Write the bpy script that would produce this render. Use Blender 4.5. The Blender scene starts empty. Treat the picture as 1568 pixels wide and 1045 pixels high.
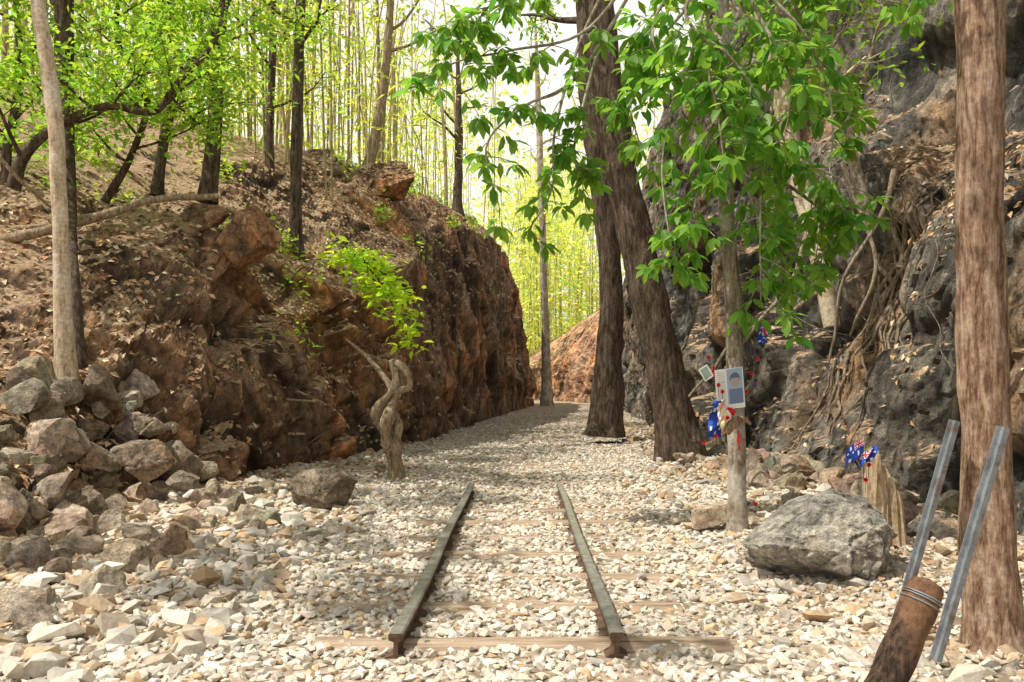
import bpy, bmesh, math, numpy as np
from mathutils import Vector
rng=np.random.default_rng(11)
S=bpy.context.scene
CAMH=1.32; F=1200.0
def W(px,py,y):   # survey bearing (photo units) + distance -> metres
    return np.array([(px-798)*y/F, y, CAMH-(py-587)*y/F])
def P(lst): return np.array([W(*a) for a in lst])
# ------------------------------------------------ noise
def hsh(ix,iy,iz,s=0):
    h=(ix*374761393+iy*668265263+iz*1274126177+s*974634777)&0x7fffffff
    h=((h^(h>>13))*1274126177)&0x7fffffff
    h=((h^(h>>15))*668265263)&0x7fffffff
    h=h^(h>>14)
    return (h&0xfffff)/float(0xfffff)
def vn(p,s=0):
    i=np.floor(p).astype(np.int64); f=p-i; u=f*f*(3-2*f); r=0
    for a in (0,1):
        for b in (0,1):
            for c in (0,1):
                w=(u[:,0] if a else 1-u[:,0])*(u[:,1] if b else 1-u[:,1])*(u[:,2] if c else 1-u[:,2])
                r=r+w*hsh(i[:,0]+a,i[:,1]+b,i[:,2]+c,s)
    return r*2-1
def fbm(p,sc,o=4,s=0):
    r=0;a=1;q=p*sc;t=0
    for k in range(o):
        r=r+a*vn(q,s+k); t+=a; a*=.5; q=q*2.03+7.1
    return r/t
def facet(p,sc,s=0):
    q=p*sc; i=np.floor(q).astype(np.int64); n=len(p)
    b1=np.full(n,9.);b2=np.full(n,9.);bi=np.zeros((n,3),np.int64);bs=np.zeros((n,3))
    for a in (-1,0,1):
        for b in (-1,0,1):
            for c in (-1,0,1):
                j=i+np.array([a,b,c])
                sd=j+np.stack([hsh(j[:,0],j[:,1],j[:,2],s+k) for k in (1,2,3)],1)
                d=np.linalg.norm(q-sd,axis=1)
                m=d<b1
                b2=np.where(m,b1,np.minimum(b2,d)); b1=np.where(m,d,b1)
                bi[m]=j[m]; bs[m]=sd[m]
    r=[hsh(bi[:,0],bi[:,1],bi[:,2],s+k)*2-1 for k in (5,6,7,8)]
    g=np.stack(r[:3],1)
    return r[3],(g*(q-bs)).sum(1),b2-b1
# ------------------------------------------------ mesh helper
def make(name,parts,mats,smooth=False,coll=None):
    V=[];C=[];lp=[];ls=[];lt=[];mi=[];o=0;l0=0
    for (v,f,m,c) in parts:
        v=np.asarray(v,float); f=np.asarray(f,np.int64)
        if len(f)==0: continue
        V.append(v); k=f.shape[1]
        if c is None: c=np.full((len(v),3),.5)
        C.append(c)
        lp.append((f+o).ravel()); ls.append(l0+np.arange(len(f))*k); lt.append(np.full(len(f),k)); mi.append(np.full(len(f),m))
        o+=len(v); l0+=f.size
    V=np.concatenate(V);C=np.concatenate(C);lp=np.concatenate(lp);ls=np.concatenate(ls);lt=np.concatenate(lt);mi=np.concatenate(mi)
    me=bpy.data.meshes.new(name)
    me.vertices.add(len(V)); me.vertices.foreach_set('co',V.ravel())
    me.loops.add(len(lp)); me.loops.foreach_set('vertex_index',lp.astype(np.int32))
    me.polygons.add(len(ls)); me.polygons.foreach_set('loop_start',ls.astype(np.int32)); me.polygons.foreach_set('loop_total',lt.astype(np.int32))
    me.polygons.foreach_set('material_index',mi.astype(np.int32))
    me.polygons.foreach_set('use_smooth',np.full(len(ls),smooth))
    at=me.color_attributes.new('Col','FLOAT_COLOR','POINT')
    at.data.foreach_set('color',np.concatenate([C,np.ones((len(C),1))],1).ravel())
    for m in mats: me.materials.append(m)
    me.update(calc_edges=True); me.validate()
    ob=bpy.data.objects.new(name,me); S.collection.objects.link(ob)
    return ob
def smoothpath(p,r,n):
    p=np.asarray(p,float); r=np.asarray(r,float); k=len(p)
    if len(r)!=k: r=np.interp(np.linspace(0,1,k),np.linspace(0,1,len(r)),r)
    e=np.vstack([2*p[0]-p[1],p,2*p[-1]-p[-2]])
    t=np.linspace(0,k-1-1e-6,n); i=t.astype(int); f=(t-i)[:,None]
    a,b,c,d=e[i],e[i+1],e[i+2],e[i+3]
    q=.5*((2*b)+(c-a)*f+(2*a-5*b+4*c-d)*f*f+(3*b-a-3*c+d)*f**3)
    return q,np.interp(t,np.arange(k),r)
def tube(p,r,n=24,seg=8,bump=.0,bs=6.,wob=0.,mat=0,tint=.5,cap=True,smooth=True):
    if smooth: q,rr=smoothpath(p,r,n)
    else: q,rr=np.asarray(p,float),np.asarray(r,float)
    if wob: 
        q=q+wob*np.stack([fbm(q+k*31.7,1.3,2) for k in range(3)],1)*np.linspace(0,1,len(q))[:,None]**.5
    T=np.gradient(q,axis=0); T/=np.linalg.norm(T,axis=1)[:,None]+1e-9
    N=np.zeros_like(q); ref=np.array([1.,0,0]) if abs(T[0,0])<.8 else np.array([0,1.,0])
    for i in range(len(q)):
        ref=ref-T[i]*ref.dot(T[i]); ref/=np.linalg.norm(ref)+1e-9; N[i]=ref
    B=np.cross(T,N)
    a=np.linspace(0,2*math.pi,seg,endpoint=False)
    d=N[:,None,:]*np.cos(a)[None,:,None]+B[:,None,:]*np.sin(a)[None,:,None]
    v=(q[:,None,:]+d*rr[:,None,None]).reshape(-1,3)
    if bump:
        s=v*np.array([bs,bs,bs*.3])
        v=v+d.reshape(-1,3)*(bump*fbm(s,1,3)[:,None]*np.repeat(rr,seg)[:,None])
    m=len(q); i=np.arange(m-1)[:,None]*seg; j=np.arange(seg)[None,:]; j2=(j+1)%seg
    f=np.stack([i+j,i+j2,i+seg+j2,i+seg+j],-1).reshape(-1,4)
    c=np.full((len(v),3),tint)
    out=[(v,f,mat,c)]
    if cap:
        vv=np.vstack([v[-seg:],q[-1:]+T[-1]*rr[-1]*.3]); k=np.arange(seg)
        out.append((vv,np.stack([k,(k+1)%seg,np.full(seg,seg)],1),mat,np.full((seg+1,3),tint)))
    return out
def randR(n):
    q=rng.normal(size=(n,4)); q/=np.linalg.norm(q,axis=1)[:,None]; w,x,y,z=q.T
    return np.stack([1-2*(y*y+z*z),2*(x*y-z*w),2*(x*z+y*w),2*(x*y+z*w),1-2*(x*x+z*z),2*(y*z-x*w),2*(x*z-y*w),2*(y*z+x*w),1-2*(x*x+y*y)],1).reshape(-1,3,3)
def frames(d,up=None):
    d=d/np.linalg.norm(d,axis=1)[:,None]
    if up is None: up=np.tile([0,0,1.],(len(d),1))+rng.normal(0,.45,d.shape)
    x=np.cross(d,up); x/=np.linalg.norm(x,axis=1)[:,None]+1e-9
    z=np.cross(x,d)
    return np.stack([x,d,z],2)
def inst(tv,tf,pos,R,sc,col,mat=0):
    n=len(pos); sc=np.asarray(sc,float)
    if sc.ndim==1: sc=np.repeat(sc[:,None],3,1)
    v=np.einsum('nij,nkj->nki',R,tv[None]*sc[:,None,:])+pos[:,None,:]
    f=(tf[None]+(np.arange(n)*len(tv))[:,None,None]).reshape(-1,tf.shape[1])
    return (v.reshape(-1,3),f,mat,np.repeat(col,len(tv),0))
LEAF=np.array([[0,0,0],[-.2,.3,.06],[.2,.3,.06],[-.19,.65,.04],[.19,.65,.04],[0,1,-.1],[0,.32,0],[0,.66,-.02]])
LEAF_T=np.array([[0,6,1],[0,2,6],[1,6,7],[1,7,3],[6,2,4],[6,4,7],[3,7,5],[7,4,5]])
LEAF2=np.array([[0,0,0],[-.22,.45,.06],[0,1,-.05],[.22,.45,.06],[0,.45,-.02]])
LEAF2_T=np.array([[0,4,1],[1,4,2],[0,3,4],[4,3,2]])
SLIM=LEAF2*np.array([.55,1,1])
def leaves(pos,size,base,var=.25,droop=.3,tpl=0,mat=1,out=None):
    n=len(pos)
    d=rng.normal(size=(n,3)); d[:,2]=d[:,2]*.5-droop
    if out is not None: d=d*.5+out
    R=frames(d)
    b=rng.uniform(1-var,1+var,(n,1)); hue=rng.normal(0,.10,(n,1))
    col=np.clip(np.array(base)[None]*b*np.hstack([1+hue*1.6,1+hue*.2,1-hue]),0.004,1)
    tv,tf=[(LEAF,LEAF_T),(LEAF2,LEAF2_T),(SLIM,LEAF2_T)][tpl]
    return inst(tv,tf,pos,R,size*rng.uniform(.7,1.25,n),col,mat)
# ------------------------------------------------ materials
def newmat(name,rough=.85):
    m=bpy.data.materials.new(name); m.use_nodes=True; nt=m.node_tree
    b=nt.nodes['Principled BSDF']; b.inputs['Roughness'].default_value=rough
    b.inputs['Specular IOR Level'].default_value=.25
    return m,nt,b
def noise(nt,vec,scale,detail=5,rough=.6):
    n=nt.nodes.new('ShaderNodeTexNoise'); n.inputs['Scale'].default_value=scale; n.inputs['Detail'].default_value=detail; n.inputs['Roughness'].default_value=rough
    nt.links.new(vec,n.inputs['Vector']); return n.outputs['Fac']
def ramp(nt,fac,stops):
    n=nt.nodes.new('ShaderNodeValToRGB'); e=n.color_ramp.elements
    while len(e)<len(stops): e.new(.5)
    for i,(p,c) in enumerate(stops):
        e[i].position=p; e[i].color=(*c,1) if len(c)==3 else c
    nt.links.new(fac,n.inputs['Fac']); return n.outputs['Color']
def mix(nt,fac,a,b,mode='MIX'):
    n=nt.nodes.new('ShaderNodeMix'); n.data_type='RGBA'; n.blend_type=mode
    for s,v in ((n.inputs['Factor'],fac),(n.inputs[6],a),(n.inputs[7],b)):
        if isinstance(v,(int,float)): s.default_value=v
        elif isinstance(v,tuple): s.default_value=(*v,1)
        else: nt.links.new(v,s)
    return n.outputs[2]
def coords(nt,scale=(1,1,1)):
    t=nt.nodes.new('ShaderNodeTexCoord'); m=nt.nodes.new('ShaderNodeMapping'); m.inputs['Scale'].default_value=scale
    nt.links.new(t.outputs['Object'],m.inputs['Vector']); return m.outputs['Vector']
def bump(nt,b,h,strength,dist):
    n=nt.nodes.new('ShaderNodeBump'); n.inputs['Strength'].default_value=strength; n.inputs['Distance'].default_value=dist
    nt.links.new(h,n.inputs['Height']); nt.links.new(n.outputs['Normal'],b.inputs['Normal'])
def attr(nt):
    a=nt.nodes.new('ShaderNodeAttribute'); a.attribute_name='Col'; return a.outputs['Color']
def rockmat(name,c_dark,c_mid,c_light,c_rust,rust=.6,litter=True,bs=1.,zs=1.,lichen=None):
    m,nt,b=newmat(name,.9); v=coords(nt); vz=coords(nt,(1,1,zs))
    n1=noise(nt,vz,.9*bs,8,.7); n2=noise(nt,vz,7*bs,8,.72); n3=noise(nt,vz,.45*bs,4,.6)
    n4=noise(nt,v,38*bs,4,.7)
    c=ramp(nt,n1,[(.36,c_dark),(.5,c_mid),(.64,c_light)])
    fine=ramp(nt,n2,[(.33,(.35,.34,.33)),(.5,(.95,.95,.95)),(.68,(1.6,1.55,1.45))])
    c=mix(nt,1.0,c,fine,'MULTIPLY')
    rm=ramp(nt,n3,[(rust-.04,(0,0,0)),(rust+.06,(1,1,1))])
    c=mix(nt,rm,c,mix(nt,1.0,c_rust,fine,'MULTIPLY'))
    sp=ramp(nt,n4,[(.38,(.7,.7,.7)),(.6,(1.2,1.2,1.2))]); c=mix(nt,1.0,c,sp,'MULTIPLY')
    if lichen:
        lm=ramp(nt,noise(nt,v,3.3*bs,6,.75),[(.58,(0,0,0)),(.66,(.8,.8,.8))]); c=mix(nt,lm,c,lichen)
    c=mix(nt,1.0,c,attr(nt),'MULTIPLY'); 
    c=mix(nt,1.0,c,(2.,2.,2.),'MULTIPLY')
    if litter:
        g=nt.nodes.new('ShaderNodeNewGeometry'); s=nt.nodes.new('ShaderNodeSeparateXYZ'); nt.links.new(g.outputs['Normal'],s.inputs[0])
        ad=nt.nodes.new('ShaderNodeMath'); ad.operation='MULTIPLY_ADD'; ad.inputs[1].default_value=.6; nt.links.new(n2,ad.inputs[0]); nt.links.new(s.outputs['Z'],ad.inputs[2])
        lm=ramp(nt,ad.outputs[0],[(.98,(0,0,0)),(1.1,(1,1,1))])
        lc=ramp(nt,noise(nt,v,22,5,.8),[(.35,(.20,.12,.065)),(.5,(.46,.32,.20)),(.62,(.68,.52,.36)),(.75,(.38,.23,.13))])
        c=mix(nt,lm,c,lc)
    nt.links.new(c,b.inputs['Base Color'])
    h=nt.nodes.new('ShaderNodeMath'); h.operation='MULTIPLY_ADD'; h.inputs[1].default_value=.3; nt.links.new(n4,h.inputs[0]); nt.links.new(n2,h.inputs[2])
    bump(nt,b,h.outputs[0],1.,.09/bs**.5)
    return m
M_L=rockmat('left_rock',(.095,.06,.038),(.225,.145,.09),(.42,.32,.225),(.48,.235,.11),.555,zs=.55)
M_R=rockmat('right_rock',(.07,.064,.056),(.175,.16,.138),(.37,.34,.295),(.38,.24,.14),.59,zs=.55,lichen=(.48,.45,.40))
M_B=rockmat('boulder_tan',(.28,.215,.15),(.48,.395,.30),(.70,.62,.50),(.54,.35,.22),.59,False,2.5)
M_BG=rockmat('boulder_grey',(.22,.21,.19),(.48,.455,.40),(.75,.70,.61),(.48,.39,.28),.66,False,3)
def gravelmat():
    m,nt,b=newmat('gravel_stone',.9); v=coords(nt)
    n=noise(nt,v,30,5,.7)
    c=mix(nt,1.0,attr(nt),ramp(nt,n,[(.3,(.72,.70,.68)),(.55,(1,1,1)),(.75,(1.12,1.1,1.06))]),'MULTIPLY')
    nt.links.new(c,b.inputs['Base Color']); bump(nt,b,n,.5,.01); return m
M_G=gravelmat()
def groundmat():
    m,nt,b=newmat('gravel_ground',.95); v=coords(nt)
    vo=nt.nodes.new('ShaderNodeTexVoronoi'); vo.inputs['Scale'].default_value=18; nt.links.new(v,vo.inputs['Vector'])
    sp=nt.nodes.new('ShaderNodeSeparateColor'); nt.links.new(vo.outputs['Color'],sp.inputs[0])
    c1=ramp(nt,sp.outputs[0],[(0,(.30,.25,.19)),(.5,(.52,.46,.37)),(1,(.70,.65,.56))])
    c=mix(nt,ramp(nt,vo.outputs['Distance'],[(.35,(0,0,0)),(.7,(1,1,1))]),c1,(.24,.185,.135))
    c=mix(nt,ramp(nt,noise(nt,v,.8,5,.6),[(.48,(0,0,0)),(.65,(1,1,1))]),c,(.42,.32,.235))
    nt.links.new(c,b.inputs['Base Color']); bump(nt,b,vo.outputs['Distance'],.7,-.03); return m
M_GR=groundmat()
def barkmat(name,a,bc,c2=None,sc=1.,strength=.8,patch=None):
    m,nt,b=newmat(name,.9); v=coords(nt,(9*sc,9*sc,1.6*sc)); v2=coords(nt)
    n=noise(nt,v,2.2,8,.75)
    c=ramp(nt,n,[(.38,a),(.51,bc),(.64,c2 or bc)])
    if patch: c=mix(nt,ramp(nt,noise(nt,v2,2.3,5,.7),[(.5,(0,0,0)),(.58,(1,1,1))]),c,patch)
    sp=ramp(nt,noise(nt,v2,30,4,.7),[(.35,(.7,.7,.7)),(.65,(1.2,1.2,1.2))]); c=mix(nt,1.0,c,sp,'MULTIPLY')
    nt.links.new(c,b.inputs['Base Color']); bump(nt,b,n,strength,.04); return m
K_DARK=barkmat('bark_dark',(.035,.023,.016),(.115,.08,.057),(.22,.17,.125),1.0,1)
K_RED=barkmat('bark_redbrown',(.16,.085,.052),(.45,.29,.195),(.68,.53,.41),1.7,1)
K_PALE=barkmat('bark_pale',(.32,.23,.14),(.60,.47,.33),(.70,.61,.47),1,.4,(.66,.57,.45))
K_GREY=barkmat('bark_grey',(.16,.12,.085),(.35,.29,.215),(.52,.46,.37),1.5,.8,(.56,.52,.44))
K_TAN=barkmat('bark_tan',(.15,.105,.065),(.35,.265,.175),(.52,.42,.30),1.5,.6)
K_BAMB=barkmat('bamboo_stem',(.22,.18,.08),(.46,.39,.20),(.60,.52,.33),1,.2)
K_WOOD=barkmat('split_wood',(.3,.2,.11),(.6,.45,.29),(.75,.6,.43),2,.7)
K_ROOT=barkmat('root_grey',(.12,.09,.065),(.28,.22,.16),(.42,.35,.265),1.5,.6)
def leafmat(name,tr=.5,gain=2.1):
    m,nt,b=newmat(name,.45); a=attr(nt)
    nt.links.new(a,b.inputs['Base Color']); b.inputs['Specular IOR Level'].default_value=.3
    t=nt.nodes.new('ShaderNodeBsdfTranslucent'); c=mix(nt,1.0,a,(gain*1.1,gain,gain*.7),'MULTIPLY'); nt.links.new(c,t.inputs['Color'])
    ms=nt.nodes.new('ShaderNodeMixShader'); ms.inputs[0].default_value=tr
    nt.links.new(b.outputs[0],ms.inputs[1]); nt.links.new(t.outputs[0],ms.inputs[2]); nt.links.new(ms.outputs[0],nt.nodes['Material Output'].inputs['Surface'])
    return m
M_LEAF=leafmat('leaf'); 
def vcmat(name,rough=.8):
    m,nt,b=newmat(name,rough); nt.links.new(attr(nt),b.inputs['Base Color']); return m
M_LIT=vcmat('dry_leaf'); M_CL=vcmat('cloth_and_print',.7)
def steel(name,a,bc,metal,rough,rusty=None,r0=.5):
    m,nt,b=newmat(name,rough); v=coords(nt); n=noise(nt,v,14,6,.7)
    c=ramp(nt,n,[(.35,a),(.6,bc)])
    if rusty: c=mix(nt,ramp(nt,noise(nt,v,9,6,.75),[(r0,(0,0,0)),(r0+.1,(.85,.85,.85))]),c,rusty)
    nt.links.new(c,b.inputs['Base Color']); b.inputs['Metallic'].default_value=metal; bump(nt,b,n,.3,.004); return m
M_RT=steel('rail_head_steel',(.24,.235,.22),(.46,.45,.42),.65,.36,(.24,.15,.095),.58)
M_RS=steel('rail_rust',(.055,.036,.026),(.16,.10,.065),.05,.85)
M_ST=steel('painted_steel',(.14,.155,.175),(.28,.31,.34),.2,.55,(.20,.125,.085),.55)
# ------------------------------------------------ terrain
def terrain(name,stations,segs,mat,sgn,k1=1.,k2=1.,k3=1.,cr=1.):
    ys=np.array([s[0] for s in stations]); pr=np.array([s[1] for s in stations],float) # n,K,2
    K=pr.shape[1]
    t=np.concatenate([k+np.linspace(0,1,n,endpoint=False) for k,n in enumerate(segs)]+[[K-1-1e-6]])
    Y=np.concatenate([np.linspace(-6,2.9,24),3*np.exp(np.arange(0,640)*.0051)])
    prY=np.stack([[np.interp(Y,ys,pr[:,k,c]) for c in (0,1)] for k in range(K)],0) # K,2,nY
    ti=np.minimum(t.astype(int),K-2); tf=(t-ti)[:,None]
    X=prY[ti,0]*(1-tf)+prY[ti+1,0]*tf; Z=prY[ti,1]*(1-tf)+prY[ti+1,1]*tf   # nt,nY
    G=np.stack([X,np.broadcast_to(Y,X.shape),Z],-1).transpose(1,0,2) # nY,nt,3
    a=np.gradient(G,axis=0); b=np.gradient(G,axis=1)
    N=np.cross(a,b) if sgn<0 else np.cross(b,a)
    N/=np.linalg.norm(N,axis=2)[...,None]+1e-9
    if (N[...,2].mean()<0): N=-N
    # even out the normals so neighbouring rows never fold over each other
    for _ in range(30):
        M=N.copy(); M[1:-1]+=N[:-2]+N[2:]; M[:,1:-1]+=N[:,:-2]+N[:,2:]; N=M/(np.linalg.norm(M,axis=2)[...,None]+1e-9)
    n0,n1=G.shape[:2]; p=G.reshape(-1,3); nn=N.reshape(-1,3)
    wp=p+.2*np.stack([fbm(p+k*17,.8,2) for k in range(3)],1)+.03*np.stack([fbm(p+k*11,4,2) for k in range(3)],1)
    rot=np.array([[.92,.0,.39],[0,1,0],[-.39,0,.92]])
    rot2=np.array([[1,0,0],[0,.87,-.5],[0,.5,.87]])
    wr=wp@rot@rot2
    a1,g1,e1=facet(wr*np.array([1.,.9,.6]),.62,3); a2,g2,e2=facet(wr*np.array([1,.9,.62]),1.6,9); a3,g3,e3=facet(wr*np.array([1,1,.8]),4.8,17)
    steep=np.clip(1.25-nn[:,2],.18,1)
    d=.46*k1*(.4*a1+g1)+.26*k2*(.5*a2+g2)- .18*np.exp(-e1*14)-.06*cr*np.exp(-e2*12)
    D=d.reshape(n0,n1)
    for _ in range(3):
        D[1:-1]=(D[:-2]+2*D[1:-1]+D[2:])/4; D[:,1:-1]=(D[:,:-2]+2*D[:,1:-1]+D[:,2:])/4
    d=D.ravel()+.08*k3*(.6*a3+g3)-.02*cr*np.exp(-e3*9)
    d=d*steep*.8+.08*fbm(p,1.1,4)+.035*fbm(p,6,4)
    far=np.clip((np.abs(p[:,0])-14)/10,0,1); d*=1-far
    foot=np.tile(np.clip(t/.25,.25,1),n0); d*=foot
    dn=nn*d[:,None]+np.array([0,0,1.])*(.12*fbm(p+50,1.7,3))[:,None]*(1-steep*.6)[:,None]
    q=p+dn
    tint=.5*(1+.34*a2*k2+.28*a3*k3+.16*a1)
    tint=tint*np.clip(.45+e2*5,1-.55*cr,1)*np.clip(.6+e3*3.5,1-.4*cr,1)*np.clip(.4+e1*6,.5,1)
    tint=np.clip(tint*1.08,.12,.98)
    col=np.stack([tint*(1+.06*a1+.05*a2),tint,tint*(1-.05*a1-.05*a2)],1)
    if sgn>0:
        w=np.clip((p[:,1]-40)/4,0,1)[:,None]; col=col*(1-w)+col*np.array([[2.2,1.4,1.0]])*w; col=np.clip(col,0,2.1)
    i=np.arange(n0-1)[:,None]*n1; j=np.arange(n1-1)[None]
    f=np.stack([i+j,i+j+1,i+n1+j+1,i+n1+j],-1).reshape(-1,4)
    if sgn>0: f=f[:,::-1]
    ob=make(name,[(q,f,0,col)],[mat],False)
    q=q.reshape(n0,n1,3)
    a=np.gradient(q,axis=0); b=np.gradient(q,axis=1); N2=np.cross(a,b); N2/=np.linalg.norm(N2,axis=2)[...,None]+1e-9
    if N2[...,2].mean()<0: N2=-N2
    return q,N2,Y,t
Ls=[(-6,[(-3.6,-.2),(-4.2,.3),(-5,.6),(-6,1.0),(-8,1.8),(-14,4),(-60,9)]),
(3,[(-3.6,-.2),(-4.2,.25),(-4.8,.6),(-6,1.2),(-8,2),(-14,4.5),(-60,9)]),
(6,[(-3.3,-.2),(-3.9,.35),(-4.5,.8),(-5.5,1.4),(-7.5,2.4),(-14,5),(-60,10)]),
(8,[(-3.7,-.2),(-4.2,.7),(-4.7,1.25),(-5.6,1.8),(-7.5,2.8),(-14,6),(-60,11)]),
(9.6,[(-3.75,-.2),(-3.95,1.1),(-4.3,2.1),(-5.2,2.7),(-7.5,3.3),(-14,6.3),(-60,11)]),
(11.2,[(-3.6,-.2),(-3.7,1.8),(-3.9,3.2),(-4.5,3.75),(-7.5,4.2),(-14,6.6),(-60,11)]),
(12.5,[(-3.1,-.2),(-3.3,1.3),(-3.6,2.4),(-4.4,3.0),(-6.5,4.3),(-14,7),(-60,11.5)]),
(14.5,[(-2.5,-.2),(-2.65,1.8),(-2.9,3.0),(-4.14,3.6),(-6,5.0),(-12,7.5),(-60,12)]),
(17,[(-2.2,-.2),(-2.3,2),(-2.5,3.9),(-3.8,4.9),(-5.8,6.2),(-12,8),(-60,12.5)]),
(21,[(-1.9,-.2),(-2.0,3),(-2.4,5.2),(-3.4,6.4),(-5,7.3),(-12,9),(-60,13)]),
(27,[(-1.3,-.2),(-1.5,4),(-2.0,6.6),(-3.2,7.7),(-5,8.4),(-12,10),(-60,14)]),
(36,[(-.4,-.2),(-.7,4.5),(-1.2,7.9),(-2.3,8.9),(-5,9.6),(-12,11),(-60,15)]),
(44,[(.6,-.2),(.1,4.5),(-.7,8.3),(-2.4,9.4),(-5,10),(-12,11),(-60,15)]),
(48,[(.9,-.2),(.3,4),(-1.0,7.5),(-2.6,8.8),(-6,9.6),(-12,11),(-60,15)]),
(54,[(-2.5,-.2),(-3.5,3),(-5,5.5),(-6,7),(-8,9),(-14,11),(-60,15)]),
(80,[(-14,-.2),(-16,1),(-18,2.5),(-20,4),(-24,6),(-30,9),(-60,15)])]
Rs=[(-6,[(3.6,-.2),(3.9,1.2),(4.2,3),(4.6,4.5),(5.5,6),(7,8),(10,10),(60,15)]),
(5,[(3.9,-.2),(4.2,1.3),(4.5,2.8),(4.9,3.8),(5.8,4.6),(6.6,7.5),(9.5,11),(60,15)]),
(8,[(4.1,-.2),(4.4,1.4),(4.75,2.8),(5.1,3.6),(5.9,4.3),(6.6,7.5),(9,11),(60,15)]),
(10,[(4.2,-.2),(4.55,1.5),(4.85,3.0),(5.2,3.9),(6.0,4.5),(6.5,7.5),(9,11),(60,15)]),
(12,[(3.9,-.2),(4.2,1.5),(4.55,3.2),(4.9,4.8),(5.5,5.8),(6.1,9),(9,12),(60,16)]),
(15,[(3.7,-.2),(3.9,1.8),(4.15,4),(4.4,6),(4.7,8),(5.3,11),(9,13),(60,17)]),
(20,[(3.6,-.2),(3.8,2),(3.9,4.5),(4.1,7),(4.3,9),(5,11.3),(9,13),(60,17)]),
(28,[(4.0,-.2),(4.1,2.5),(4.2,5),(4.4,7.5),(4.7,9.5),(5.5,11.3),(9,13),(60,18)]),
(38,[(4.9,-.2),(5,2.5),(5.1,5),(5.3,7.5),(5.7,9),(6.5,10.5),(10,13),(60,18)]),
(46,[(4.3,-.2),(4.5,1.6),(5,3),(6,5),(7,7),(9,9),(12,12),(60,18)]),
(55,[(2.4,-.2),(2.9,2.6),(4,4.3),(5.3,6),(7,7.5),(9,9),(13,12),(60,19)]),
(65,[(.5,-.2),(1.4,2.6),(3,4.2),(5,6),(7,7.5),(10,9),(15,12),(60,20)]),
(80,[(-6,-.2),(-5,1.5),(-2,3),(2,5),(5,7),(10,10),(16,14),(60,22)])]
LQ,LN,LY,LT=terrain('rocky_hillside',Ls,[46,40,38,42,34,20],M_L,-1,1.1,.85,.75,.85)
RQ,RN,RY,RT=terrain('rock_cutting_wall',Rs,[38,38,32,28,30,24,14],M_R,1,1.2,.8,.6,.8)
def gz(x,y):
    p=np.stack([x,y,np.zeros_like(x)],1).astype(float)
    return .05*fbm(p,.9,3)*np.clip(np.abs(x+.07)-.7,.15,1)+.02*fbm(p,4,2)+.10*np.clip((np.abs(x+.05)-1.4)/2,0,1)
xs=np.concatenate([[-700,-250,-80,-30,-12],np.linspace(-7,7,120),[12,30,80,250,700]])
ys=np.concatenate([[-700,-200,-60,-15],np.linspace(-5,20,200),np.linspace(20.5,90,80),[150,300,800]])
gx,gy=np.meshgrid(xs,ys); g=np.stack([gx.ravel(),gy.ravel(),gz(gx.ravel(),gy.ravel())],1)
n1=len(xs); i=np.arange(len(ys)-1)[:,None]*n1; j=np.arange(n1-1)[None]
make('ground',[(g,np.stack([i+j,i+j+1,i+n1+j+1,i+n1+j],-1).reshape(-1,4),0,None)],[M_GR],True)
# ------------------------------------------------ rocks
def hull():
    bm=bmesh.new(); p=rng.normal(size=(13,3)); p/=np.linalg.norm(p,axis=1)[:,None]; p*=rng.uniform(.75,1.05,(13,1))
    for a in p: bm.verts.new(a)
    bmesh.ops.convex_hull(bm,input=bm.verts)
    bmesh.ops.triangulate(bm,faces=bm.faces[:])
    bm.verts.index_update()
    v=np.array([a.co[:] for a in bm.verts]); f=np.array([[q.index for q in a.verts] for a in bm.faces]); bm.free(); return v,f
HT=[hull() for _ in range(12)]
def stones(pos,rad,cols,flat=.62):
    parts=[]; k=rng.integers(0,12,len(pos))
    a=rng.uniform(0,6.28,len(pos)); tl=rng.normal(0,.28,(len(pos),2))
    d=np.stack([np.cos(a),np.sin(a),tl[:,0]],1); up=np.tile([0,0,1.],(len(pos),1)); up[:,:2]+=rng.normal(0,.35,(len(pos),2))
    R=frames(d,up)
    sc=rad[:,None]*np.stack([rng.uniform(.65,.95,len(pos)),rng.uniform(.9,1.35,len(pos)),rng.uniform(flat-.15,flat+.15,len(pos))],1)
    for t in range(12):
        m=k==t
        parts.append(inst(HT[t][0],HT[t][1],pos[m],R[m],sc[m],cols[m]))
    return parts
PAL=np.array([[.82,.78,.69],[.74,.69,.60],[.86,.82,.74],[.64,.60,.53],[.77,.70,.58],[.57,.525,.455],[.82,.75,.63],[.68,.58,.46]])
SLP=3.96+np.arange(8)*.68
def nearsl(x,y): 
    d=np.min(np.abs(y[:,None]-SLP[None]),1); return (d<.085)&(np.abs(x+.02)<1.12)
parts=[]
def field(n,x0,x1,y0,y1,r0,r1,k=1.,z=.0,brown=.07):
    u=rng.uniform(0,1,n); y=y0+(y1-y0)*u; x=rng.uniform(x0,x1,n)
    m=(rng.uniform(0,1,n)>np.where(nearsl(x,y),.62,0))&~((np.abs(x+.60)<.045)&(y>3.74)&(y<9.45))&~((np.abs(x-.46)<.045)&(y>3.74)&(y<9.45))
    x,y=x[m],y[m]; r=rng.uniform(r0,r1,len(x))*rng.uniform(.75,1.25,len(x))
    p=np.stack([x,y,gz(x,y)+z+r*rng.uniform(-.1,.45,len(x))],1)
    c=PAL[rng.choice(8,len(x))]*rng.uniform(.72,1.08,(len(x),1))*k
    side=np.clip((-x-1.9)/1.6,0,1)*.28+np.clip((x-1.6)/2,0,1)*.15
    dirt=np.clip(fbm(np.stack([x,y,0*x],1),.9,3,5)*2.2,0,1)
    b=(rng.random(len(x))<brown+side+.15*dirt)[:,None]
    c=np.where(b,c*np.array([[.88,.72,.56]]),c)*(1-.17*dirt[:,None])
    parts.extend(stones(p,r,c))
field(10000,-3.4,3.3,2.3,5,.022,.040)
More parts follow.
